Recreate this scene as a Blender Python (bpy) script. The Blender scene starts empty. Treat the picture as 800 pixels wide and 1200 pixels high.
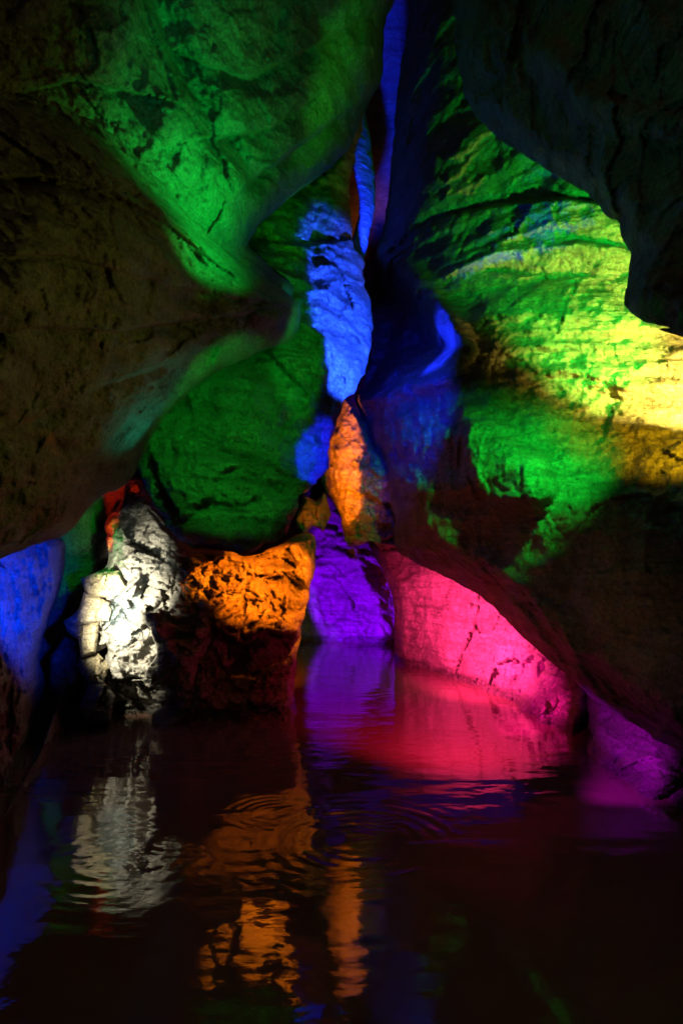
import bpy, math, random
import numpy as np
from mathutils import Vector, Matrix

# ------------------------------------------------------------------ camera
scene = bpy.context.scene
CAM = Vector((0.0, 0.0, 1.7))
PITCH = 4.0
FPX = 800.0                                   # focal length in pixels of the 800x1200 photograph
cam_d = bpy.data.cameras.new('camera')
cam = bpy.data.objects.new('camera', cam_d)
scene.collection.objects.link(cam)
cam.location = CAM
cam.rotation_euler = (math.radians(90 + PITCH), 0, 0)
cam_d.sensor_width = 36.0
cam_d.lens = 24.0
cam_d.clip_end = 200
scene.camera = cam

# ------------------------------------------------------------------ world: the little light that leaks in from the way in
world = bpy.data.worlds.new('World')
scene.world = world
world.use_nodes = True
bg = world.node_tree.nodes['Background']
bg.inputs['Color'].default_value = (0.95, 0.68, 0.32, 1)
bg.inputs['Strength'].default_value = 0.042
scene.view_settings.view_transform = 'Standard'
scene.view_settings.look = 'None'
scene.view_settings.exposure = 0.5
scene.view_settings.gamma = 1
scene.cycles.use_denoising = True
scene.cycles.denoiser = 'OPENIMAGEDENOISE'
scene.cycles.denoising_prefilter = 'ACCURATE'
scene.cycles.max_bounces = 5
scene.cycles.diffuse_bounces = 1
scene.cycles.glossy_bounces = 3
scene.cycles.sample_clamp_indirect = 0.5

# ------------------------------------------------------------------ picture <-> place
_p = math.radians(PITCH)
FWD = np.array([0, math.cos(_p), math.sin(_p)])
UPV = np.array([0, -math.sin(_p), math.cos(_p)])
RGT = np.array([1.0, 0, 0])
CAMN = np.array(CAM)

def W(px, py, d):
    """a point seen at (px, py) of the photograph, d metres into the cave"""
    px = np.asarray(px, float); py = np.asarray(py, float); d = np.asarray(d, float)
    a = ((px - 400) / FPX * d)[..., None]; b = (-(py - 600) / FPX * d)[..., None]
    return CAMN + d[..., None] * FWD + a * RGT + b * UPV

def dw(px, py):
    """depth of the water surface at that point of the photograph"""
    r = FWD + (px - 400) / FPX * RGT - (py - 600) / FPX * UPV
    return -CAM.z / r[2]

# ------------------------------------------------------------------ the coloured floodlights of the cave, and the fill spots added to them
LAMP_SCALE = 1.0
def spot(name, pos, aim, wide, high, color, power, blend=0.35, roll=0.0, radius=0.04):
    """a flood aimed from pos to aim whose pool of light is wide x high metres (half sizes) at the aim"""
    pos = Vector(pos); aim = Vector(aim)
    l = bpy.data.lights.new(name, 'SPOT'); o = bpy.data.objects.new(name, l)
    scene.collection.objects.link(o)
    dist = (aim - pos).length
    q = (aim - pos).to_track_quat('-Z', 'Y')
    R = q.to_matrix().to_4x4() @ Matrix.Rotation(math.radians(roll), 4, 'Z')
    big = max(wide, high)
    half = math.atan2(big, dist)
    l.spot_size = min(2 * half, math.radians(175))
    l.spot_blend = blend
    l.color = color; l.energy = power * LAMP_SCALE; l.shadow_soft_size = radius
    o.matrix_world = Matrix.Translation(pos) @ R @ Matrix.Diagonal((wide / big, high / big, 1, 1))
    return o

P = lambda x, y, d: tuple(W(x, y, d))
GREEN = (0.005, 1.0, 0.05); LIME = (0.10, 1.0, 0.0); BLUE = (0.004, 0.012, 1.0); PALE = (0.010, 0.055, 1.0)
YELLOW = (1.0, 0.62, 0.01); ORANGE = (1.0, 0.21, 0.004); PURPLE = (0.13, 0.0, 1.0); PINK = (1.0, 0.035, 0.27)
TEAL = (0.0, 0.8, 0.45); WHITE = (1.0, 0.93, 0.72); RED = (1.0, 0.03, 0.0)

#LIGHTS_BEGIN
# right wall: green floods behind the black overhang, a yellow one low at the edge
spot('green_spot', P(810, 330, 4.5), P(683, 355, 6.6), 0.94, 2.1, GREEN, 720, 0.7)
spot('yellow_flood', P(875, 505, 4.0), P(790, 480, 5.5), 1.1, 1.2, YELLOW, 170, 1.0)
spot('yellow_flood', P(870, 460, 4.9), P(812, 455, 5.7), 0.95, 1.0, (1.0, 0.80, 0.12), 700, 1.0)
spot('green_spot', P(905, 440, 2.3), P(783, 375, 3.15), 0.09, 0.06, (0.0, 1.0, 0.25), 4, 0.6)  # extra spot added for the green fleck on the overhang's tip
spot('green_spot', P(700, 440, 4.0), P(615, 545, 5.6), 0.95, 0.78, GREEN, 330, 1.0)
# crevice
spot('blue_flood', P(478, 425, 5.4), P(402, 398, 7.2), 0.40, 0.80, PALE, 3200, 0.2, roll=-5)
spot('blue_flood', P(440, 425, 7.3), P(515, 395, 7.2), 0.66, 0.60, (0.006, 0.02, 1.0), 170, 0.7)
spot('blue_flood', P(428, 350, 8.0), P(475, 322, 7.9), 0.3, 0.3, (0.01, 0.03, 1.0), 60, 0.7)
spot('blue_flood', P(428, 300, 9.2), P(431, 205, 11.0), 0.30, 1.3, (0.004, 0.02, 1.0), 2600, 0.5)
spot('blue_flood', P(440, 500, 5.6), P(377, 527, 6.5), 0.15, 0.36, BLUE, 260, 0.3, roll=-20)
spot('blue_flood', P(470, 420, 5.0), P(480, 480, 7.6), 0.85, 1.1, BLUE, 600, 1.0)
# left side
spot('green_spot', P(330, 420, 4.2), P(268, 505, 6.0), 0.85, 1.05, GREEN, 75, 0.5)
spot('green_spot', P(490, 140, 5.0), P(408, 110, 5.8), 0.38, 1.0, (0.02, 1.0, 0.02), 30, 0.9)
spot('green_spot', P(420, 420, 4.8), P(345, 405, 6.8), 0.36, 0.95, GREEN, 80, 0.6)
spot('green_spot', P(400, 330, 5.6), P(350, 245, 7.4), 0.56, 0.56, (0.02, 1.0, 0.0), 80, 0.4)
spot('green_spot', P(350, 300, 4.7), P(240, 225, 5.0), 1.3, 1.3, (0.0, 1.0, 0.08), 75, 1.0)
spot('teal_spot', P(330, 180, 2.7), P(300, 80, 5.2), 2.0, 1.4, (0.0, 0.75, 0.24), 42, 1.0)  # added fill lifting the top of the left overhang
spot('teal_spot', P(205, 560, 5.3), P(180, 490, 5.1), 0.5, 0.7, (0.0, 0.8, 0.45), 5, 0.9)
spot('amber_fill', P(780, 520, 3.4), P(100, 380, 3.6), 2.5, 2.0, (0.85, 0.85, 0.08), 24, 1.0)  # added fill in place of yellow light bounced off the right wall
spot('white_flood', P(80, 705, 5.7), P(142, 715, 6.9), 0.45, 0.80, (1.0, 0.95, 0.74), 760, 1.0)
spot('white_flood', P(110, 730, 5.6), P(140, 722, 6.9), 0.16, 0.36, (0.75, 1.0, 0.95), 700, 1.0)
spot('white_flood', P(190, 700, 5.6), P(165, 655, 7.2), 0.4, 0.35, (0.8, 1.0, 0.9), 30, 0.6)
spot('red_flood', P(110, 640, 6.9), P(128, 610, 7.8), 0.10, 0.42, RED, 70, 0.2, roll=12)
spot('red_flood', P(140, 620, 6.9), P(155, 574, 7.8), 0.12, 0.12, RED, 40, 0.2)
# middle
spot('orange_spot', P(400, 610, 6.9), P(312, 672, 7.8), 0.95, 0.62, ORANGE, 620, 0.4, roll=-16)
spot('orange_spot', P(388, 580, 7.6), P(405, 552, 8.9), 0.22, 0.80, ORANGE, 700, 0.3)
spot('orange_spot', P(410, 600, 7.6), P(440, 580, 8.9), 0.35, 0.5, ORANGE, 16, 0.8)  # weak fill added to keep the fin's right side orange
spot('orange_spot', P(340, 688, 7.4), P(296, 597, 6.4), 0.62, 0.52, ORANGE, 1900, 0.6)
spot('orange_spot', P(325, 800, 6.6), P(315, 690, 7.6), 0.85, 0.42, ORANGE, 360, 0.8)
spot('orange_spot', P(392, 650, 8.0), P(365, 605, 9.0), 0.2, 0.2, ORANGE, 45, 0.6)  # small spot added for orange spill on the wedged block
spot('purple_flood', P(352, 742, 12.0), P(412, 690, 14.2), 1.15, 1.7, PURPLE, 1800, 0.3)
# along the bank
spot('pink_flood', P(440, 735, 8.0), P(560, 745, 9.2), 2.7, 1.5, PINK, 1900, 1.0, roll=-22)
spot('pink_flood', P(540, 840, 6.0), P(640, 820, 7.9), 1.0, 0.6, (1.0, 0.01, 0.45), 480, 0.9, roll=-30)
spot('pink_flood', P(560, 700, 5.0), P(510, 835, 6.9), 1.7, 2.2, (1.0, 0.01, 0.10), 300, 1.0)
spot('purple_flood', P(600, 900, 4.6), P(752, 885, 5.5), 1.0, 0.42, (0.5, 0.0, 1.0), 150, 0.8, roll=-30)
spot('brown_fill', P(560, 1000, 2.6), P(640, 690, 5.4), 1.8, 1.0, (1.0, 0.5, 0.25), 14, 1.0)  # unseen fill added to lift the dark foot of the right wall
spot('teal_spot', P(430, 330, 2.8), P(700, 150, 3.9), 1.8, 1.4, (0.08, 0.6, 0.4), 6, 1.0)  # weak fill added to bring out the dark top right overhang
# far left
spot('blue_flood', P(160, 690, 4.6), P(34, 690, 5.8), 0.75, 0.85, (0.0, 0.03, 1.0), 800, 1.0)
spot('green_spot', P(160, 640, 6.3), P(95, 650, 8.4), 0.45, 0.9, (0, 1, 0.03), 60, 0.5)
#LIGHTS_END

# ------------------------------------------------------------------ noise (vectorised)
def _hash(ix, iy, iz, s):
    h = (ix.astype(np.int64) * 374761393 + iy.astype(np.int64) * 668265263 + iz.astype(np.int64) * 2147483647 + s * 974634777) & 0xFFFFFFFF
    h = ((h ^ (h >> 13)) * 1274126177) & 0xFFFFFFFF
    h = ((h ^ (h >> 16)) * 2246822519) & 0xFFFFFFFF
    return (h ^ (h >> 15)) & 0xFFFFFFFF

def vnoise(p, s=0):
    i = np.floor(p).astype(np.int64); f = p - i
    u = f * f * f * (f * (f * 6 - 15) + 10)
    out = 0
    for a in (0, 1):
        for b in (0, 1):
            for c in (0, 1):
                h = _hash(i[:, 0] + a, i[:, 1] + b, i[:, 2] + c, s)
                g = np.stack([(h & 255) / 127.5 - 1, ((h >> 8) & 255) / 127.5 - 1, ((h >> 16) & 255) / 127.5 - 1], 1)
                d = (g * (f - np.array([a, b, c]))).sum(1)
                w = (u[:, 0] if a else 1 - u[:, 0]) * (u[:, 1] if b else 1 - u[:, 1]) * (u[:, 2] if c else 1 - u[:, 2])
                out = out + d * w
    return out * 1.1

def fbm(p, octaves=4, s=0, gain=0.5):
    v = 0; a = 1.0
    for k in range(octaves):
        v = v + a * vnoise(p * (2.03 ** k) + 17.3 * k, s + k); a *= gain
    return v

def ridged(p, octaves=4, s=0, gain=0.5):
    v = 0; a = 1.0
    for k in range(octaves):
        v = v + a * (1 - 2 * np.abs(vnoise(p * (2.03 ** k) + 9.1 * k, s + k))); a *= gain
    return v - 0.5

def facet(p, s=0):
    """broken faces: every cell of a Voronoi pattern is a tilted flat chip"""
    i = np.floor(p).astype(np.int64)
    best = np.full(len(p), 1e9); val = np.zeros(len(p))
    for a in (-1, 0, 1):
        for b in (-1, 0, 1):
            for c in (-1, 0, 1):
                q = i + np.array([a, b, c])
                h = _hash(q[:, 0], q[:, 1], q[:, 2], s); h2 = _hash(q[:, 0], q[:, 1], q[:, 2], s + 71)
                ctr = q + np.stack([(h & 255) / 255, ((h >> 8) & 255) / 255, ((h >> 16) & 255) / 255], 1)
                d = p - ctr; dd = (d * d).sum(1)
                n = np.stack([(h2 & 255) / 127.5 - 1, ((h2 >> 8) & 255) / 127.5 - 1, ((h2 >> 16) & 255) / 127.5 - 1], 1)
                v = (d * n).sum(1) + ((h2 >> 24) & 255) / 255 - 0.5
                m = dd < best
                best = np.where(m, dd, best); val = np.where(m, v, val)
    return val

# ------------------------------------------------------------------ outlines and depth
def poly_dist(pts, poly):
    """signed distance (positive inside) and nearest boundary point"""
    poly = np.asarray(poly, float); a = poly; b = np.roll(poly, -1, 0)
    best = np.full(len(pts), 1e18); near = np.zeros_like(pts); inside = np.zeros(len(pts), bool)
    for (ax, ay), (bx, by) in zip(a, b):
        e = np.array([bx - ax, by - ay]); L = (e * e).sum() + 1e-12
        t = np.clip(((pts - (ax, ay)) @ e) / L, 0, 1)
        q = np.array([ax, ay]) + t[:, None] * e
        d = ((pts - q) ** 2).sum(1); m = d < best
        best[m] = d[m]; near[m] = q[m]
        if ay != by:
            c = ((ay > pts[:, 1]) != (by > pts[:, 1])) & (pts[:, 0] < (bx - ax) * (pts[:, 1] - ay) / (by - ay) + ax)
            inside ^= c
    d = np.sqrt(best)
    return np.where(inside, d, -d), near

def line_dist(pts, line):
    line = np.asarray(line, float)
    best = np.full(len(pts), 1e18); side = np.zeros(len(pts))
    for (ax, ay), (bx, by) in zip(line[:-1], line[1:]):
        e = np.array([bx - ax, by - ay]); L = (e * e).sum() + 1e-12
        t = np.clip(((pts - (ax, ay)) @ e) / L, 0, 1)
        q = np.array([ax, ay]) + t[:, None] * e
        d = ((pts - q) ** 2).sum(1); m = d < best
        best[m] = d[m]
        side[m] = np.sign(e[0] * (pts[m, 1] - ay) - e[1] * (pts[m, 0] - ax))
    return np.sqrt(best), side

def tps(ctrl):
    c = np.array([(x, y, (dw(x, y) if d == 'w' else d)) for x, y, d in ctrl], float)
    X = c[:, :2] / 100.0; n = len(c)
    def U(r): return r * r * np.log(r + 1e-9)
    K = U(np.linalg.norm(X[:, None] - X[None], axis=2)) + np.eye(n) * 0.02
    Pm = np.hstack([np.ones((n, 1)), X])
    A = np.zeros((n + 3, n + 3)); A[:n, :n] = K; A[:n, n:] = Pm; A[n:, :n] = Pm.T
    s = np.linalg.solve(A, np.concatenate([1.0 / c[:, 2], np.zeros(3)]))
    lo, hi = 1 / c[:, 2].max(), 1 / c[:, 2].min()
    def f(p):
        q = p / 100.0
        v = U(np.linalg.norm(q[:, None] - X[None], axis=2)) @ s[:n] + s[n] + q @ s[n + 1:]
        return 1 / np.clip(v, lo * 0.9, hi * 1.1)
    return f

def rough_outline(poly, amp, s, step=5, sharp=False):
    """walk the outline and let it wander by amp pixels"""
    out = []
    poly = [tuple(map(float, q)) for q in poly]
    n = len(poly)
    def cr(p0, p1, p2, p3, t):
        return tuple(0.5 * (2 * b + (c - a) * t + (2 * a - 5 * b + 4 * c - d) * t * t + (3 * b - a - 3 * c + d) * t ** 3) for a, b, c, d in zip(p0, p1, p2, p3))
    for i in range(n):
        p0, p1, p2, p3 = poly[i - 1], poly[i], poly[(i + 1) % n], poly[(i + 2) % n]
        L = math.hypot(p2[0] - p1[0], p2[1] - p1[1]); k = max(1, int(L / step))
        far = L > 90 or sharp
        for j in range(k):
            t = j / k
            out.append(tuple(a + (b - a) * t for a, b in zip(p1, p2)) if far else cr(p0, p1, p2, p3, t))
    a = np.array(out)
    q = np.column_stack([a / 14.0, np.full(len(a), 3.7 + s)])
    q2 = np.column_stack([a / 45.0, np.full(len(a), 8.7 + s)])
    return a + amp * np.column_stack([fbm(q, 3, s) + vnoise(q2, s), fbm(q, 3, s + 50) + vnoise(q2, s + 9)])

def axis(lo, hi, step, f0, f1):
    """grid lines: fine inside the picture, wider beyond it"""
    v = [max(lo, f0)]
    while v[-1] < min(hi, f1): v.append(v[-1] + step)
    s = step
    while v[-1] < hi:
        s = min(s * 1.25, 24); v.append(v[-1] + s)
    s = step; w = [v[0]]
    while w[0] > lo:
        s = min(s * 1.25, 24); w.insert(0, w[0] - s)
    return np.array(w[:-1] + v) if len(w) > 1 else np.array(v)

def smooth(t):
    t = np.clip(t, 0, 1); return t * t * (3 - 2 * t)

ROCKS = {}
def rock(name, outline, ctrl, mat, label=None, category=None, group=None, kind=None, step=3.0, edge=60, curl=1.0, thick=2.0,
         rough=2.0, features=(), big=(0.25, 0.9), strata=None, crag=None, fine=0.03, seed=1, tilt=0.0, sharp=False, prof='round'):
    """ONE closed rock: a front of its own relief, rolling back at its outline into a back of its own"""
    poly = rough_outline(outline, rough, seed, sharp=sharp)
    x0, y0 = poly.min(0) - step; x1, y1 = poly.max(0) + step
    xs = axis(x0, x1, step, -40, 840); ys = axis(y0, y1, step, -40, 1240)
    nx, ny = len(xs), len(ys)
    G = np.stack(np.meshgrid(xs, ys), 2).reshape(-1, 2)
    sd, near = poly_dist(G, poly)
    C = np.stack(np.meshgrid((xs[1:] + xs[:-1]) / 2, (ys[1:] + ys[:-1]) / 2), 2).reshape(-1, 2)
    csd, _ = poly_dist(C, poly)
    keep = (csd > 0).reshape(ny - 1, nx - 1)
    idx = np.arange(nx * ny).reshape(ny, nx)
    quads = np.stack([idx[:-1, :-1], idx[1:, :-1], idx[1:, 1:], idx[:-1, 1:]], 2)[keep]
    used = np.zeros(nx * ny, bool); used[quads.ravel()] = True
    # rim = vertices not surrounded by four kept cells
    cnt = np.zeros((ny, nx), int)
    cnt[:-1, :-1] += keep; cnt[1:, :-1] += keep; cnt[1:, 1:] += keep; cnt[:-1, 1:] += keep
    rim = used & (cnt.ravel() < 4)
    pts = G.copy(); pts[rim] = near[rim]; sd = np.where(rim, 0, sd); sd = np.maximum(sd, 0)
    re = np.full(nx * ny, -1); re[used] = np.arange(used.sum())
    pts = pts[used]; sd = sd[used]; rimu = rim[used]; quads = re[quads]
    D = tps(ctrl)(pts)
    t = np.clip(sd / edge, 0, 1)
    roll = (1 - np.sqrt(np.clip(1 - (1 - t) ** 2, 0, 1))) if prof == 'round' else (1 - t) ** 1.3
    front = D + curl * roll
    for f in features:
        if f[0] == 'crease':                                  # a groove (amp > 0) or rib (amp < 0) along a line
            d, _ = line_dist(pts, f[1]); front = front + f[3] * np.exp(-(d / f[2]) ** 2)
        elif f[0] == 'ledge':                                 # the rock steps back on one side of a line
            d, sgn = line_dist(pts, f[1]); front = front + f[3] * np.where(sgn * (1 if f[3] > 0 else 1) > 0, np.exp(-(d / f[2])), 0) * smooth(d / 5)
        elif f[0] == 'pit':
            d, _ = poly_dist(pts, rough_outline(f[1], 2, seed)); front = front + f[3] * smooth(d / f[2])
    w = W(pts[:, 0], pts[:, 1], front)
    amp = np.minimum(1, 0.25 + sd / 25)
    disp = big[0] * fbm(w * big[1], 3, seed)
    if strata:
        a, fr, sl = strata[:3]
        ww = w + 0.25 * np.stack([fbm(w * 0.7, 2, seed + 3), fbm(w * 0.7, 2, seed + 4), fbm(w * 0.7, 2, seed + 5)], 1)
        h = ww[:, 2] + sl * ww[:, 0] + tilt * ww[:, 1]
        q = np.stack([w[:, 0] * 0.25, w[:, 1] * 0.25, h * fr], 1)
        n1 = vnoise(q, seed + 11)
        n2 = vnoise(q * np.array([2, 2, 2.3]), seed + 12)
        mask = smooth(0.5 + 1.2 * fbm(w * 0.6, 2, seed + 21))
        disp = disp + a * (0.3 + mask) * (np.abs(n1) * 1.6 + 0.5 * np.abs(n2))
    if crag:
        a, fr = crag
        wq = w + 0.12 * np.stack([fbm(w * 2.2, 2, seed + 6), fbm(w * 2.2, 2, seed + 7), fbm(w * 2.2, 2, seed + 8)], 1)
        disp = disp + a * facet(wq * fr, seed + 31) + 0.5 * a * facet(wq * fr * 2.1, seed + 32) + 0.22 * a * facet(wq * fr * 4.7, seed + 33)
    disp = disp + fine * (fbm(w * 5, 5, seed + 41, 0.62) + 0.35 * ridged(w * 7 * np.array([0.7, 0.7, 1.3]), 3, seed + 47, 0.6))
    front = front + disp * amp
    tb = np.clip(sd / (edge * 1.5), 0, 1)
    back = D + curl + thick * np.sqrt(np.clip(1 - (1 - tb) ** 2, 0, 1))
    back = np.where(rimu, front, np.maximum(back, front + 0.05))
    wf = W(pts[:, 0], pts[:, 1], front); wb = W(pts[:, 0], pts[:, 1], back)
    # back vertices: rim shared with the front
    n = len(pts); bmap = np.where(rimu, np.arange(n), -1)
    inner = ~rimu; bmap[inner] = n + np.arange(inner.sum())
    V = np.vstack([wf, wb[inner]])
    F = np.vstack([quads, bmap[quads][:, ::-1]])
    org = np.array([V[:, 0].mean(), V[:, 1].mean(), V[:, 2].min()])
    me = bpy.data.meshes.new(name)
    me.vertices.add(len(V)); me.vertices.foreach_set('co', (V - org).astype(np.float32).ravel())
    me.loops.add(F.size); me.loops.foreach_set('vertex_index', F.astype(np.int32).ravel())
    me.polygons.add(len(F))
    me.polygons.foreach_set('loop_start', np.arange(0, F.size, 4, dtype=np.int32))
    me.polygons.foreach_set('use_smooth', np.ones(len(F), bool))
    me.update(calc_edges=True); me.validate()
    me.materials.append(mat)
    o = bpy.data.objects.new(name, me); scene.collection.objects.link(o); o.location = org
    if label: o['label'] = label
    if label: o['category'] = category or 'rock'
    if group: o['group'] = group
    if kind or label: o['kind'] = kind or 'thing'
    ROCKS[name] = o
    return o

# ------------------------------------------------------------------ materials
def rock_mat(name, c1, c2, rough=(0.38, 0.8), strata=6.0, bump=0.75, grain=24.0, streak=0.6):
    m = bpy.data.materials.new(name); m.use_nodes = True
    nt = m.node_tree; N = nt.nodes; L = nt.links
    b = N['Principled BSDF']
    tc = N.new('ShaderNodeTexCoord')
    n1 = N.new('ShaderNodeTexNoise'); n1.inputs['Scale'].default_value = 1.7; n1.inputs['Detail'].default_value = 8; n1.inputs['Roughness'].default_value = 0.65
    L.new(tc.outputs['Object'], n1.inputs['Vector'])
    cr = N.new('ShaderNodeValToRGB')
    cr.color_ramp.elements[0].position = 0.36; cr.color_ramp.elements[0].color = (*c1, 1)
    cr.color_ramp.elements[1].position = 0.64; cr.color_ramp.elements[1].color = (*c2, 1)
    L.new(n1.outputs['Fac'], cr.inputs['Fac'])
    mp = N.new('ShaderNodeMapping'); mp.inputs['Scale'].default_value = (0.5, 0.5, strata); mp.inputs['Rotation'].default_value = (0.08, 0.14, 0)
    L.new(tc.outputs['Object'], mp.inputs['Vector'])
    n2 = N.new('ShaderNodeTexNoise'); n2.inputs['Scale'].default_value = 2.0; n2.inputs['Detail'].default_value = 7; n2.inputs['Distortion'].default_value = 0.6
    L.new(mp.outputs['Vector'], n2.inputs['Vector'])
    mx = N.new('ShaderNodeMix'); mx.data_type = 'RGBA'; mx.blend_type = 'MULTIPLY'; mx.inputs['Factor'].default_value = streak
    c2r = N.new('ShaderNodeValToRGB'); c2r.color_ramp.elements[0].position = 0.33; c2r.color_ramp.elements[0].color = (0.35, 0.33, 0.3, 1); c2r.color_ramp.elements[1].position = 0.55
    L.new(n2.outputs['Fac'], c2r.inputs['Fac'])
    L.new(cr.outputs['Color'], mx.inputs[6]); L.new(c2r.outputs['Color'], mx.inputs[7]); 
    n5 = N.new('ShaderNodeTexNoise'); n5.inputs['Scale'].default_value = 34; n5.inputs['Detail'].default_value = 5; n5.inputs['Roughness'].default_value = 0.75
    L.new(tc.outputs['Object'], n5.inputs['Vector'])
    r5 = N.new('ShaderNodeMapRange'); r5.inputs[1].default_value = 0.34; r5.inputs[2].default_value = 0.60; r5.inputs[3].default_value = 0.45; r5.inputs[4].default_value = 1.12
    L.new(n5.outputs['Fac'], r5.inputs['Value'])
    geo = N.new('ShaderNodeNewGeometry'); sep = N.new('ShaderNodeSeparateXYZ'); L.new(geo.outputs['Position'], sep.inputs[0])
    wz = N.new('ShaderNodeMath'); wz.operation = 'MULTIPLY_ADD'; wz.inputs[1].default_value = -0.22; L.new(n1.outputs['Fac'], wz.inputs[0]); L.new(sep.outputs['Z'], wz.inputs[2])
    wet = N.new('ShaderNodeMapRange'); wet.inputs[1].default_value = -0.03; wet.inputs[2].default_value = 0.05; wet.inputs[3].default_value = 0.38; wet.inputs[4].default_value = 1.0
    L.new(wz.outputs[0], wet.inputs['Value'])
    mm = N.new('ShaderNodeMath'); mm.operation = 'MULTIPLY'; L.new(r5.outputs[0], mm.inputs[0]); L.new(wet.outputs[0], mm.inputs[1])
    vm = N.new('ShaderNodeVectorMath'); vm.operation = 'SCALE'; L.new(mx.outputs[2], vm.inputs[0]); L.new(mm.outputs[0], vm.inputs['Scale'])
    L.new(vm.outputs[0], b.inputs['Base Color'])
    n3 = N.new('ShaderNodeTexNoise'); n3.inputs['Scale'].default_value = grain; n3.inputs['Detail'].default_value = 6; n3.inputs['Roughness'].default_value = 0.7
    L.new(tc.outputs['Object'], n3.inputs['Vector'])
    n4 = N.new('ShaderNodeTexNoise'); n4.inputs['Scale'].default_value = grain * 0.22; n4.inputs['Detail'].default_value = 7; n4.inputs['Roughness'].default_value = 0.6
    L.new(tc.outputs['Object'], n4.inputs['Vector'])
    b1 = N.new('ShaderNodeBump'); b1.inputs['Strength'].default_value = bump; b1.inputs['Distance'].default_value = 0.12
    L.new(n2.outputs['Fac'], b1.inputs['Height'])
    b2 = N.new('ShaderNodeBump'); b2.inputs['Strength'].default_value = bump; b2.inputs['Distance'].default_value = 0.14
    L.new(n4.outputs['Fac'], b2.inputs['Height']); L.new(b1.outputs['Normal'], b2.inputs['Normal'])
    b3 = N.new('ShaderNodeBump'); b3.inputs['Strength'].default_value = bump; b3.inputs['Distance'].default_value = 0.06
    L.new(n3.outputs['Fac'], b3.inputs['Height']); L.new(b2.outputs['Normal'], b3.inputs['Normal'])
    L.new(b3.outputs['Normal'], b.inputs['Normal'])
    mr = N.new('ShaderNodeMapRange'); mr.inputs[1].default_value = 0.3; mr.inputs[2].default_value = 0.7; mr.inputs[3].default_value = rough[0]; mr.inputs[4].default_value = rough[1]
    L.new(n4.outputs['Fac'], mr.inputs['Value']); rw = N.new('ShaderNodeMath'); rw.operation = 'MULTIPLY'; L.new(mr.outputs['Result'], rw.inputs[0]); L.new(wet.outputs[0], rw.inputs[1]); L.new(rw.outputs[0], b.inputs['Roughness'])
    b.inputs['Specular IOR Level'].default_value = 0.5
    return m

M_rock = rock_mat('sandstone', (0.20, 0.17, 0.13), (0.34, 0.30, 0.24))
M_smooth = rock_mat('worn_sandstone', (0.20, 0.17, 0.13), (0.30, 0.27, 0.22), strata=4.0, bump=0.65)
M_pale = rock_mat('pale_limestone', (0.30, 0.27, 0.22), (0.48, 0.45, 0.38), bump=0.75, streak=0.25)
M_brown = rock_mat('brown_sandstone', (0.22, 0.16, 0.11), (0.36, 0.28, 0.20), bump=0.75)

M_warm_lit = rock_mat('limestone_warm_lit', (0.36, 0.28, 0.15), (0.52, 0.44, 0.27), bump=0.75, streak=0.3)  # limestone with the warm falloff of the light put into its colour

def water_mat():
    m = bpy.data.materials.new('pool_water'); m.use_nodes = True
    nt = m.node_tree; N = nt.nodes; L = nt.links; b = N['Principled BSDF']
    b.inputs['Base Color'].default_value = (0.19, 0.10, 0.065, 1)
    b.inputs['Roughness'].default_value = 0.03
    b.inputs['IOR'].default_value = 1.75
    tc = N.new('ShaderNodeTexCoord')
    mp = N.new('ShaderNodeMapping'); mp.inputs['Scale'].default_value = (0.8, 1.5, 1)
    L.new(tc.outputs['Object'], mp.inputs['Vector'])
    n = N.new('ShaderNodeTexNoise'); n.inputs['Scale'].default_value = 7; n.inputs['Detail'].default_value = 3
    L.new(mp.outputs['Vector'], n.inputs['Vector'])
    bp = N.new('ShaderNodeBump'); bp.inputs['Strength'].default_value = 0.06; bp.inputs['Distance'].default_value = 0.03
    L.new(n.outputs['Fac'], bp.inputs['Height']); L.new(bp.outputs['Normal'], b.inputs['Normal'])
    return m
M_water = water_mat()

# ------------------------------------------------------------------ the pool: one sheet with real ripples where drops fall
def sheet(name, x0, x1, y0, y1, z, mat, kind, heights=None, ny=300, nx=300, ygrow=1.0):
    xs = np.linspace(x0, x1, nx)
    ys = y0 + (y1 - y0) * np.linspace(0, 1, ny) ** ygrow
    X, Y = np.meshgrid(xs, ys); Z = np.full_like(X, 0.0)
    if heights: Z = heights(X, Y)
    V = np.stack([X, Y, Z], 2).reshape(-1, 3)
    idx = np.arange(nx * ny).reshape(ny, nx)
    F = np.stack([idx[:-1, :-1], idx[:-1, 1:], idx[1:, 1:], idx[1:, :-1]], 2).reshape(-1, 4)
    me = bpy.data.meshes.new(name)
    me.vertices.add(len(V)); me.vertices.foreach_set('co', V.astype(np.float32).ravel())
    me.loops.add(F.size); me.loops.foreach_set('vertex_index', F.astype(np.int32).ravel())
    me.polygons.add(len(F)); me.polygons.foreach_set('loop_start', np.arange(0, F.size, 4, dtype=np.int32))
    me.polygons.foreach_set('use_smooth', np.ones(len(F), bool))
    me.update(calc_edges=True); me.materials.append(mat)
    o = bpy.data.objects.new(name, me); scene.collection.objects.link(o); o.location = (0, 0, z); o['kind'] = kind
    return o

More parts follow.
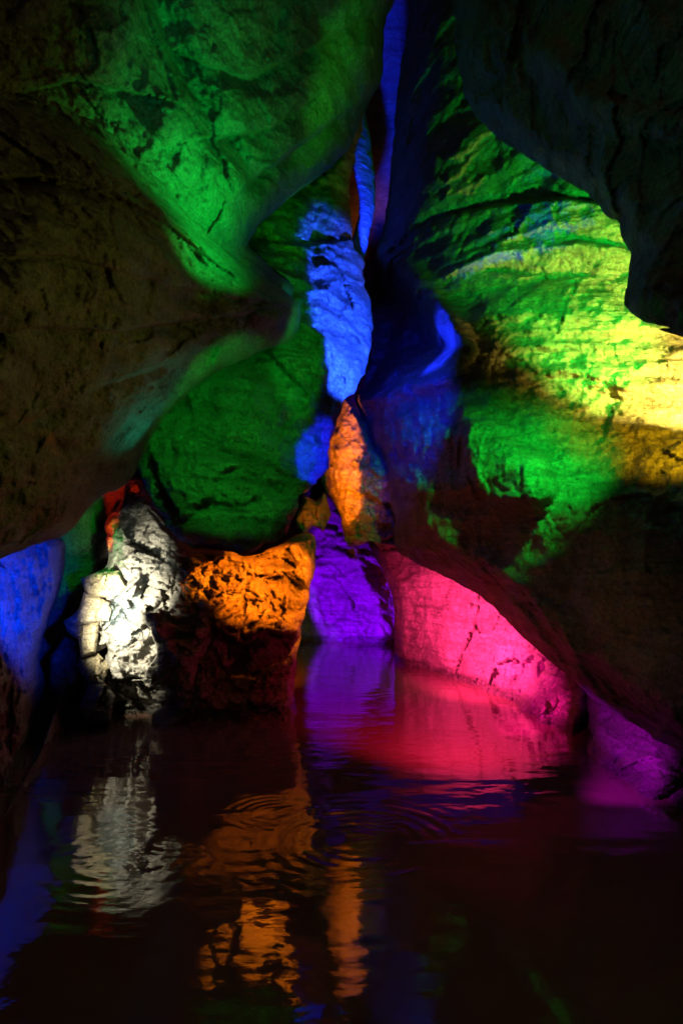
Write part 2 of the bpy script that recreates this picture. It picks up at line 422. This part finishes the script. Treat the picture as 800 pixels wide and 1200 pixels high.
RINGS = [  # (px, py, radius of the outermost ring, wavelength, height) where drops fell
    (322, 952, 0.38, 0.062, 0.0018), (448, 952, 0.30, 0.058, 0.0015), (150, 1000, 0.60, 0.09, 0.0009),
    (420, 985, 0.8, 0.085, 0.0014), (470, 865, 0.6, 0.09, 0.0006), (120, 1030, 0.45, 0.06, 0.0007)]
def ripples(X, Y):
    q = np.stack([X.ravel(), Y.ravel(), 0 * X.ravel()], 1)
    Z = 0.004 * vnoise(q * np.array([1.6, 3.2, 1]), 5) + 0.0019 * vnoise(q * np.array([4.0, 8.0, 1]) + 5, 6) + 0.0005 * vnoise(q * np.array([11, 20, 1]) + 9, 7)
    Z = Z.reshape(X.shape)
    for k, (px, py, R, wl, a) in enumerate(RINGS):
        c = W(px, py, dw(px, py)); r = np.hypot(X - c[0], Y - c[1])
        ang = vnoise(np.stack([(X - c[0]).ravel() * 3, (Y - c[1]).ravel() * 3, 0 * q[:, 0] + k], 1), 30 + k).reshape(X.shape)
        env = np.exp(-((r - R * 0.6) / (R * 0.38)) ** 2) * np.clip(0.55 + 1.7 * ang, 0, 1.25)
        Z = Z + a * env * np.sin(2 * math.pi * r / (wl * (1 + 0.25 * r)) + ang)
    return Z
sheet('water', -7, 8, 0.6, 17.5, 0.0, M_water, 'structure', ripples, ny=1100, nx=620, ygrow=1.8)
sheet('cave_floor', -16, 16, -8, 22, -0.9, M_brown, 'structure',
      lambda X, Y: 0.25 * fbm(np.stack([X.ravel() * 0.6, Y.ravel() * 0.6, 0 * X.ravel()], 1), 4, 3).reshape(X.shape), ny=120, nx=120)

# the chamber behind everything: walls and roof of the cave, open only behind the visitor
def chamber():
    nu, nv = 220, 120
    u = np.linspace(-0.30 * math.pi, 1.30 * math.pi, nu); v = np.linspace(-0.35, 0.5 * math.pi, nv)
    U, Vv = np.meshgrid(u, v)
    X = 13 * np.cos(U) * np.cos(Vv); Y = 4.5 + 13.5 * np.sin(U) * np.cos(Vv); Z = 1.0 + 13.5 * np.sin(Vv)
    P_ = np.stack([X, Y, Z], 2).reshape(-1, 3)
    n = P_ - np.array([0, 4.5, 1.0]); n /= np.linalg.norm(n, axis=1)[:, None]
    P_ = P_ + n * (1.1 * fbm(P_ * 0.3, 5, 77) + 0.3 * ridged(P_ * np.array([0.5, 0.5, 1.4]), 3, 78))[:, None]
    idx = np.arange(nu * nv).reshape(nv, nu)
    F = np.stack([idx[:-1, :-1], idx[1:, :-1], idx[1:, 1:], idx[:-1, 1:]], 2).reshape(-1, 4)
    me = bpy.data.meshes.new('cave_wall')
    me.from_pydata(P_.tolist(), [], F.tolist()); me.update()
    for p in me.polygons: p.use_smooth = True
    me.materials.append(M_rock)
    o = bpy.data.objects.new('cave_wall', me); scene.collection.objects.link(o); o['kind'] = 'structure'
chamber()

# ------------------------------------------------------------------ the rocks
#ROCKS_BEGIN
rock('overhanging_rock',
     [(-300, -300), (520, -300), (470, -60), (462, 0), (452, 22), (449, 60), (446, 95), (432, 120), (420, 150), (408, 175), (385, 197), (360, 215),
      (335, 237), (312, 256), (296, 275), (291, 287), (302, 298), (320, 318), (345, 345), (300, 420), (200, 440), (-300, 440)],
     [(-200, -200, 2.6), (0, 0, 3.4), (200, 0, 4.4), (330, 0, 5.0), (440, 0, 5.8), (150, 150, 4.4), (250, 220, 5.0), (280, 280, 5.5), (400, 100, 5.9), (330, 220, 5.8),
      (300, 330, 5.8), (0, 300, 4.4), (-200, 300, 3.6)], M_smooth,
     'huge smooth overhanging rock lit green at the upper left', 'rock', step=2.2, edge=50, curl=0.7, thick=2.0, rough=2.5,
     features=[('crease', [(180, -20), (205, 60), (240, 130), (270, 170), (300, 205)], 16, 0.22),
               ('ledge', [(460, 75), (430, 112), (400, 132), (340, 175), (315, 195)][::-1], 40, 0.35),
               ('crease', [(120, -20), (150, 60), (200, 140)], 30, -0.15),
               ('crease', [(360, 0), (400, 60), (420, 110)], 12, 0.1),
               ('ledge', [(0, 110), (90, 90), (170, 110)], 24, 0.14), ('ledge', [(210, 60), (290, 90), (350, 60), (420, 20)], 26, 0.16), ('ledge', [(250, 160), (310, 150), (370, 110)], 20, 0.14)],
     big=(0.16, 0.8), strata=(0.06, 1.9, -0.6), crag=(0.05, 2.0), fine=0.055, seed=3)

rock('overhanging_rock',
     [(-300, 40), (0, 85), (60, 100), (120, 130), (170, 180), (220, 240), (262, 290), (300, 318), (330, 340), (352, 357), (350, 385), (335, 402), (300, 416), (262, 432),
      (230, 452), (200, 482), (180, 510), (165, 540), (150, 565), (120, 582), (100, 602), (75, 628), (40, 640), (0, 655), (-60, 670), (-300, 720)],
     [(-200, 300, 2.4), (0, 150, 3.3), (0, 300, 3.0), (100, 300, 3.5), (200, 350, 4.4), (345, 370, 5.6), (250, 420, 5.0), (150, 550, 4.9), (0, 640, 3.6), (170, 190, 4.2), (80, 480, 3.9)], M_smooth,
     'big dark brown boulder bulging from the left above the pool', 'rock', step=2.2, edge=70, curl=0.8, thick=1.3, rough=2.5,
     features=[('ledge', [(-40, 520), (60, 480), (130, 445), (200, 422), (270, 395), (320, 378)], 30, 0.16), ('ledge', [(-40, 205), (60, 205), (130, 222), (200, 262), (260, 312)], 26, 0.16),
               ('ledge', [(-40, 300), (70, 296), (150, 318), (230, 338), (300, 352)], 24, 0.14), ('ledge', [(-40, 395), (50, 380), (140, 385), (230, 372), (290, 364)], 26, 0.14), ('ledge', [(-30, 590), (50, 560), (120, 520), (170, 480)], 22, 0.12)],
     big=(0.22, 0.9), strata=(0.15, 2.4, -0.35), crag=(0.04, 2.2), fine=0.05, seed=8)

rock('hanging_rock',
     [(412, 200), (408, 240), (414, 290), (425, 302), (428, 330), (434, 365), (436, 400), (430, 430), (418, 455), (405, 468), (398, 490), (386, 520), (384, 548), (366, 572), (350, 585), (346, 606), (326, 634), (306, 640), (292, 653), (262, 640), (228, 637), (205, 628), (192, 606), (180, 590), (170, 572), (155, 540), (110, 480), (100, 300), (200, 200), (300, 120), (430, 80), (425, 140)],
     [(400, 230, 8.4), (432, 400, 7.5), (385, 400, 6.8), (300, 500, 6.0), (290, 640, 5.7), (200, 600, 5.8), (350, 560, 6.2), (310, 290, 7.3), (375, 500, 6.5), (200, 300, 7.2), (410, 120, 9.0), (340, 400, 6.5)], M_rock,
     'green lit wedge of rock hanging above the ledge with blue right edge', 'rock', step=2.2, edge=9, curl=0.12, thick=2.0, rough=5.0, prof='bevel',
     features=[('ledge', [(410, 282), (360, 290), (295, 285)], 22, 0.3), 
               ('crease', [(365, 205), (368, 260), (370, 330)], 8, 0.12),
               ('ledge', [(345, 560), (280, 545), (200, 500)], 22, 0.15), ('ledge', [(340, 615), (270, 600), (200, 570)], 22, 0.15)],
     big=(0.2, 0.9), strata=(0.26, 2.2, 0.25), crag=(0.17, 1.4), fine=0.12, seed=14)

rock('rock_rib',
     [(425, 128), (432, 150), (438, 200), (440, 240), (433, 275), (427, 300), (420, 318), (410, 310), (411, 290), (417, 265), (421, 240), (416, 205), (413, 175)],
     [(425, 140, 11.5), (430, 220, 10.6), (418, 300, 9.6)], M_rock, 'thin bright blue rib of rock standing in the crevice', 'rock', step=1.5, edge=10, curl=0.25, thick=0.8, rough=1.5,
     big=(0.05, 2), fine=0.05, seed=17)

rock('rock_wall',
     [(500, -300), (492, -50), (482, 0), (472, 60), (464, 120), (457, 200), (450, 260), (440, 300), (431, 340), (433, 380), (434, 420), (427, 450), (416, 466), (427, 500), (448, 560),
      (462, 600), (462, 640), (482, 656), (530, 680), (570, 703), (610, 745), (650, 780), (700, 822), (760, 860), (800, 882), (1150, 1040), (1150, -300)],
     [(455, 100, 11.5), (445, 300, 9.8), (465, 480, 7.7), (450, 620, 8.3), (545, 420, 6.7), (480, 350, 8.3), (600, 250, 7.4), (700, 250, 6.7), (790, 450, 5.8), (600, 550, 5.8), (700, 600, 5.1), (800, 630, 4.3),
      (480, 655, 7.9), (560, 690, 6.6), (650, 780, 5.3), (700, 822, 4.8), (800, 880, 3.9), (620, 640, 5.7), (700, 0, 7.4), (1100, 500, 5.0), (1100, 0, 6.2), (800, 200, 6.7), (540, 200, 8.4)], M_rock,
     'tall layered rock wall lit green and yellow on the right', 'rock', step=2, edge=40, curl=0.8, thick=1.5, rough=2.0,
     features=[('pit', [(420, 300), (452, 306), (482, 332), (515, 372), (536, 404), (522, 430), (490, 444), (455, 447), (420, 462)], 40, 1.4),
               ('crease', [(445, 296), (485, 322), (522, 365), (545, 406), (525, 442), (460, 460), (428, 468)], 12, -0.35),
               ('pit', [(528, 480), (560, 470), (640, 520), (660, 580), (620, 610), (560, 600), (530, 560)], 30, -0.45),
               ('ledge', [(740, 245), (660, 235), (600, 240), (540, 250)], 16, 0.25),
               ('ledge', [(735, 325), (650, 330), (580, 322)], 14, 0.22),
               ('ledge', [(730, 292), (680, 285), (620, 295)], 10, 0.18),
               ('crease', [(560, 650), (600, 680), (650, 720), (680, 790)], 10, -0.15), ('crease', [(480, 560), (500, 600), (540, 650)], 12, -0.12)],
     big=(0.25, 0.8), strata=(0.30, 2.3, 0.05), crag=(0.06, 2.0), fine=0.075, seed=22, prof='bevel')

rock('overhanging_rock',
     [(515, -300), (522, -50), (528, 0), (535, 60), (541, 105), (552, 127), (572, 152), (600, 173), (640, 200), (680, 222), (702, 241), (722, 262), (735, 290), (737, 312), (733, 340), (737, 360),
      (752, 372), (767, 380), (785, 388), (800, 398), (1150, 520), (1150, -300)],
     [(545, 100, 5.7), (700, 200, 4.1), (735, 320, 3.6), (800, 390, 3.0), (800, 0, 3.2), (600, 0, 4.8), (1100, 0, 2.4), (1100, 450, 2.3), (620, 170, 5.0)], M_smooth,
     'black unlit overhang at the top right in front of the green wall', 'rock', step=2.5, edge=30, curl=0.3, thick=0.5, rough=5, prof='bevel',
     features=[('crease', [(640, 60), (690, 120), (760, 150), (800, 140)], 20, -0.15)], big=(0.2, 0.9), strata=(0.12, 1.8, 0.3), crag=(0.08, 2.0), fine=0.05, seed=31)

rock('rock_fin',
     [(398, 475), (404, 463), (412, 470), (425, 490), (445, 530), (465, 560), (476, 600), (474, 642), (450, 646), (436, 634), (420, 641), (403, 632), (400, 610), (393, 592), (385, 580), (375, 570), (378, 545), (386, 520), (391, 500)],
     [(395, 500, 9.1), (380, 560, 9.3), (405, 560, 8.8), (425, 580, 8.9), (465, 620, 9.2), (410, 630, 9.1)], M_brown,
     'orange lit rock fin hanging at the foot of the crevice', 'rock', step=1.5, edge=8, curl=0.25, thick=0.8, rough=4, prof='bevel',
     features=[('crease', [(390, 520), (388, 560), (392, 590)], 4, 0.25), ('ledge', [(425, 535), (408, 570), (402, 630)], 30, 0.35)],
     big=(0.08, 1.5), crag=(0.34, 2.0), fine=0.10, seed=36)

rock('rock_block', [(349, 597), (357, 582), (371, 587), (382, 578), (388, 602), (379, 624), (366, 617), (355, 630), (344, 616)],
     [(352, 600, 9.0), (380, 600, 9.3), (365, 620, 9.1)], M_brown, 'small dim red block wedged left of the orange fin', 'rock', step=1.5, edge=6, curl=0.2, thick=0.6, rough=2.5, prof='bevel', sharp=True,
     crag=(0.3, 2.6), big=(0.05, 1.5), fine=0.08, seed=39)

rock('rock_slope',
     [(362, 610), (385, 572), (402, 600), (440, 640), (470, 660), (500, 700), (500, 800), (330, 800), (340, 760), (350, 700)],
     [(345, 752, 'w'), (400, 752, 'w'), (465, 755, 'w'), (400, 620, 15.4), (360, 650, 15), (460, 680, 14.6)], M_brown,
     'purple lit rock slope at the back of the pool', 'rock', step=2, edge=14, curl=0.4, thick=1.5, rough=1.5,
     features=[('crease', [(385, 640), (420, 660), (440, 700), (450, 740)], 10, -0.3), ('pit', [(370, 690), (400, 680), (410, 720), (380, 740)], 10, 0.3)],
     big=(0.2, 0.9), strata=(0.22, 1.3, 0.9), crag=(0.14, 1.4), fine=0.09, seed=43)

rock('rock_bank',
     [(432, 640), (445, 634), (520, 640), (600, 690), (660, 760), (690, 800), (692, 822), (682, 850), (676, 905), (640, 880), (560, 830), (500, 810), (462, 805), (463, 775), (462, 740), (460, 700), (448, 670)],
     [(465, 779, 'w'), (500, 787, 'w'), (560, 805, 'w'), (600, 825, 'w'), (660, 863, 'w'), (440, 650, 11.8), (500, 690, 10.6), (560, 740, 9.4), (620, 770, 8.2), (680, 800, 7.0)], M_brown,
     'pink lit sloping rock bank along the right side of the water', 'rock', step=2, edge=12, curl=0.35, thick=1.5, rough=1.5,
     big=(0.16, 0.9), strata=(0.06, 1.6, 0.8), crag=(0.16, 1.5), fine=0.07, seed=47, prof='bevel')

rock('rock_bank',
     [(686, 815), (700, 806), (760, 840), (830, 880), (1100, 990), (1100, 1180), (800, 1000), (740, 970), (700, 930), (676, 900), (679, 870), (690, 845)],
     [(680, 872, 'w'), (740, 929, 'w'), (800, 952, 'w'), (700, 830, 6.3), (800, 890, 5.0), (1000, 1020, 'w')], M_brown,
     'dim violet lit block at the right end of the bank', 'rock', step=2, edge=12, curl=0.25, thick=1.2, rough=1.5,
     big=(0.08, 1), crag=(0.10, 1.6), fine=0.05, seed=51, prof='bevel')

rock('rock_block', [(800, 554), (791, 572), (786, 592), (800, 598), (860, 640), (1000, 660), (1000, 500)],
     [(790, 580, 4.6), (1000, 580, 3.6), (900, 560, 4.2)], M_rock, 'small bright green rock corner at the right edge', 'rock', step=2, edge=14, curl=0.3, thick=0.8, rough=1, big=(0.05, 1), seed=55)

rock('rock_wall', [(-60, 540), (185, 540), (190, 700), (190, 880), (60, 900), (-60, 880)],
     [(-40, 600, 8), (100, 640, 8.6), (100, 800, 8.4), (180, 600, 8.8)], M_smooth, 'dim green rock wall behind the white lit rocks', 'rock', step=2.5, edge=20, curl=0.4, thick=1.2, rough=2,
     big=(0.2, 0.9), fine=0.05, seed=58)

rock('rock_bank', [(-250, 590), (0, 615), (40, 622), (70, 630), (77, 645), (71, 690), (56, 730), (46, 770), (52, 800), (46, 832), (36, 870), (25, 910), (12, 945), (5, 1000), (-250, 1060)],
     [(75, 640, 7.0), (46, 780, 6.4), (45, 835, 6.6), (25, 905, 'w'), (0, 955, 'w'), (0, 640, 5.6), (0, 800, 5.0), (-200, 800, 3.4), (-200, 1000, 3.4)], M_smooth,
     'bright blue rock standing in the water at the far left', 'rock', step=2, edge=30, curl=0.6, thick=1.2, rough=2, features=[('crease', [(70, 680), (40, 750), (20, 850)], 8, -0.12)],
     big=(0.18, 1.0), strata=(0.12, 1.6, 1.4), crag=(0.08, 2), fine=0.08, seed=61)

rock('shore_rock', [(76, 800), (84, 788), (90, 800), (84, 835), (72, 872), (50, 908), (26, 942), (10, 966), (-4, 975), (4, 952), (28, 912), (48, 878), (62, 840)],
     [(80, 800, 7.4), (75, 860, 'w'), (45, 905, 'w'), (20, 940, 'w')], M_brown, 'low dark ridge of rock along the waters edge below the blue rock', 'rock', step=1.5, edge=10, curl=0.2, thick=0.4, rough=1.5,
     big=(0.05, 1.2), crag=(0.05, 2), seed=64)

rock('craggy_rock',
     [(126, 612), (138, 597), (150, 565), (165, 562), (185, 600), (215, 633), (245, 655), (262, 700), (250, 740), (232, 790), (228, 850), (190, 880), (125, 880), (118, 800), (128, 760), (112, 765), (104, 740), (106, 715), (100, 690), (110, 674), (128, 655)],
     [(140, 620, 7.7), (200, 650, 7.4), (150, 700, 7.0), (150, 780, 6.9), (240, 700, 7.4), (150, 840, 'w'), (220, 845, 'w'), (200, 760, 7.0)], M_pale,
     'craggy pale rock lit brilliant white at the left of the pool', 'rock', step=1.3, edge=8, curl=0.25, thick=1.0, rough=4, prof='bevel',
     features=[('ledge', [(225, 665), (190, 660), (150, 640)], 22, 0.2)],
     big=(0.12, 1.5), crag=(0.30, 2.0), fine=0.11, seed=67)

for k, (poly, d, lab) in enumerate([
    ([(94, 678), (112, 671), (140, 668), (150, 688), (130, 701), (104, 698), (98, 690)], 7.0, 'topmost pale angular block of the stack left of the white rock'),
    ([(98, 694), (118, 700), (129, 706), (124, 725), (108, 731), (86, 733), (74, 728), (91, 715)], 6.9, 'cream lit leaning slab just under the topmost pale block'),
    ([(112, 716), (122, 703), (131, 714), (128, 728), (114, 728)], 6.8, 'small pale stone tucked between the leaning slab and white rock'),
    ([(74, 728), (100, 731), (118, 728), (116, 745), (113, 766), (95, 771), (92, 749), (80, 742)], 6.85, 'cream lit wedge block under the leaning slab'),
    ([(94, 771), (115, 765), (128, 780), (121, 802), (100, 797), (91, 782)], 6.8, 'dull tan stone low in the stack of pale blocks'),
    ([(104, 800), (120, 798), (135, 815), (130, 845), (104, 850), (92, 830)], 6.75, 'brown stone in shadow under the pale stack at the water'),
    ([(60, 770), (78, 745), (92, 752), (95, 780), (88, 815), (70, 822), (58, 800)], 7.1, 'dark green boulder left of the pale stacked blocks')]):
    xs_, ys_ = [q[0] for q in poly], [q[1] for q in poly]; cx, cy = sum(xs_) / len(xs_), sum(ys_) / len(ys_)
    rock('rock_block', poly, [(cx - 12, cy, d + 0.06), (cx + 12, cy, d), (cx, cy - 12, d + 0.1), (cx, cy + 12, d)], M_warm_lit if k < 5 else M_smooth, lab, 'rock',
         group='loose blocks beside the white rock', step=1.0, edge=4, curl=0.08, thick=0.45, rough=1.3, big=(0.03, 2), crag=(0.22, 3.0), fine=0.04, seed=80 + k, prof='bevel', sharp=True)

rock('foot_rock', [(178, 838), (195, 824), (215, 820), (232, 822), (225, 835), (205, 850), (190, 856), (180, 852)],
     [(185, 850, 'w'), (205, 852, 'w'), (220, 830, 7.3), (195, 828, 7.2)], M_pale, 'small flat stone at the water foot of the white rock', 'rock', step=1.2, edge=6, curl=0.15, thick=0.3, rough=1,
     crag=(0.04, 3), big=(0.02, 2), seed=92)

rock('rock_ledge',
     [(225, 650), (262, 645), (290, 652), (318, 642), (340, 630), (366, 624), (371, 648), (364, 690), (358, 714), (352, 742), (346, 775), (345, 810), (342, 870), (230, 880), (222, 800), (235, 740)],
     [(240, 680, 7.5), (290, 665, 7.7), (360, 640, 8.3), (355, 700, 8.0), (280, 720, 7.3), (300, 740, 7.5), (300, 790, 7.9), (340, 845, 'w'), (240, 850, 'w')], M_brown,
     'cracked orange lit ledge over a dark undercut base in the middle', 'rock', step=1.5, edge=8, curl=0.25, thick=1.2, rough=3, prof='bevel',
     features=[('ledge', [(366, 700), (346, 745), (312, 736), (282, 754), (252, 733), (222, 748)][::-1], 30, 0.5), ('ledge', [(365, 690), (330, 668), (290, 672)][::-1], 12, 0.2),
               ('ledge', [(370, 665), (330, 650), (300, 655)][::-1], 9, 0.15)],
     big=(0.1, 1.3), strata=(0.24, 2.6, 0.35), crag=(0.24, 2.1), fine=0.12, seed=96)
#ROCKS_END
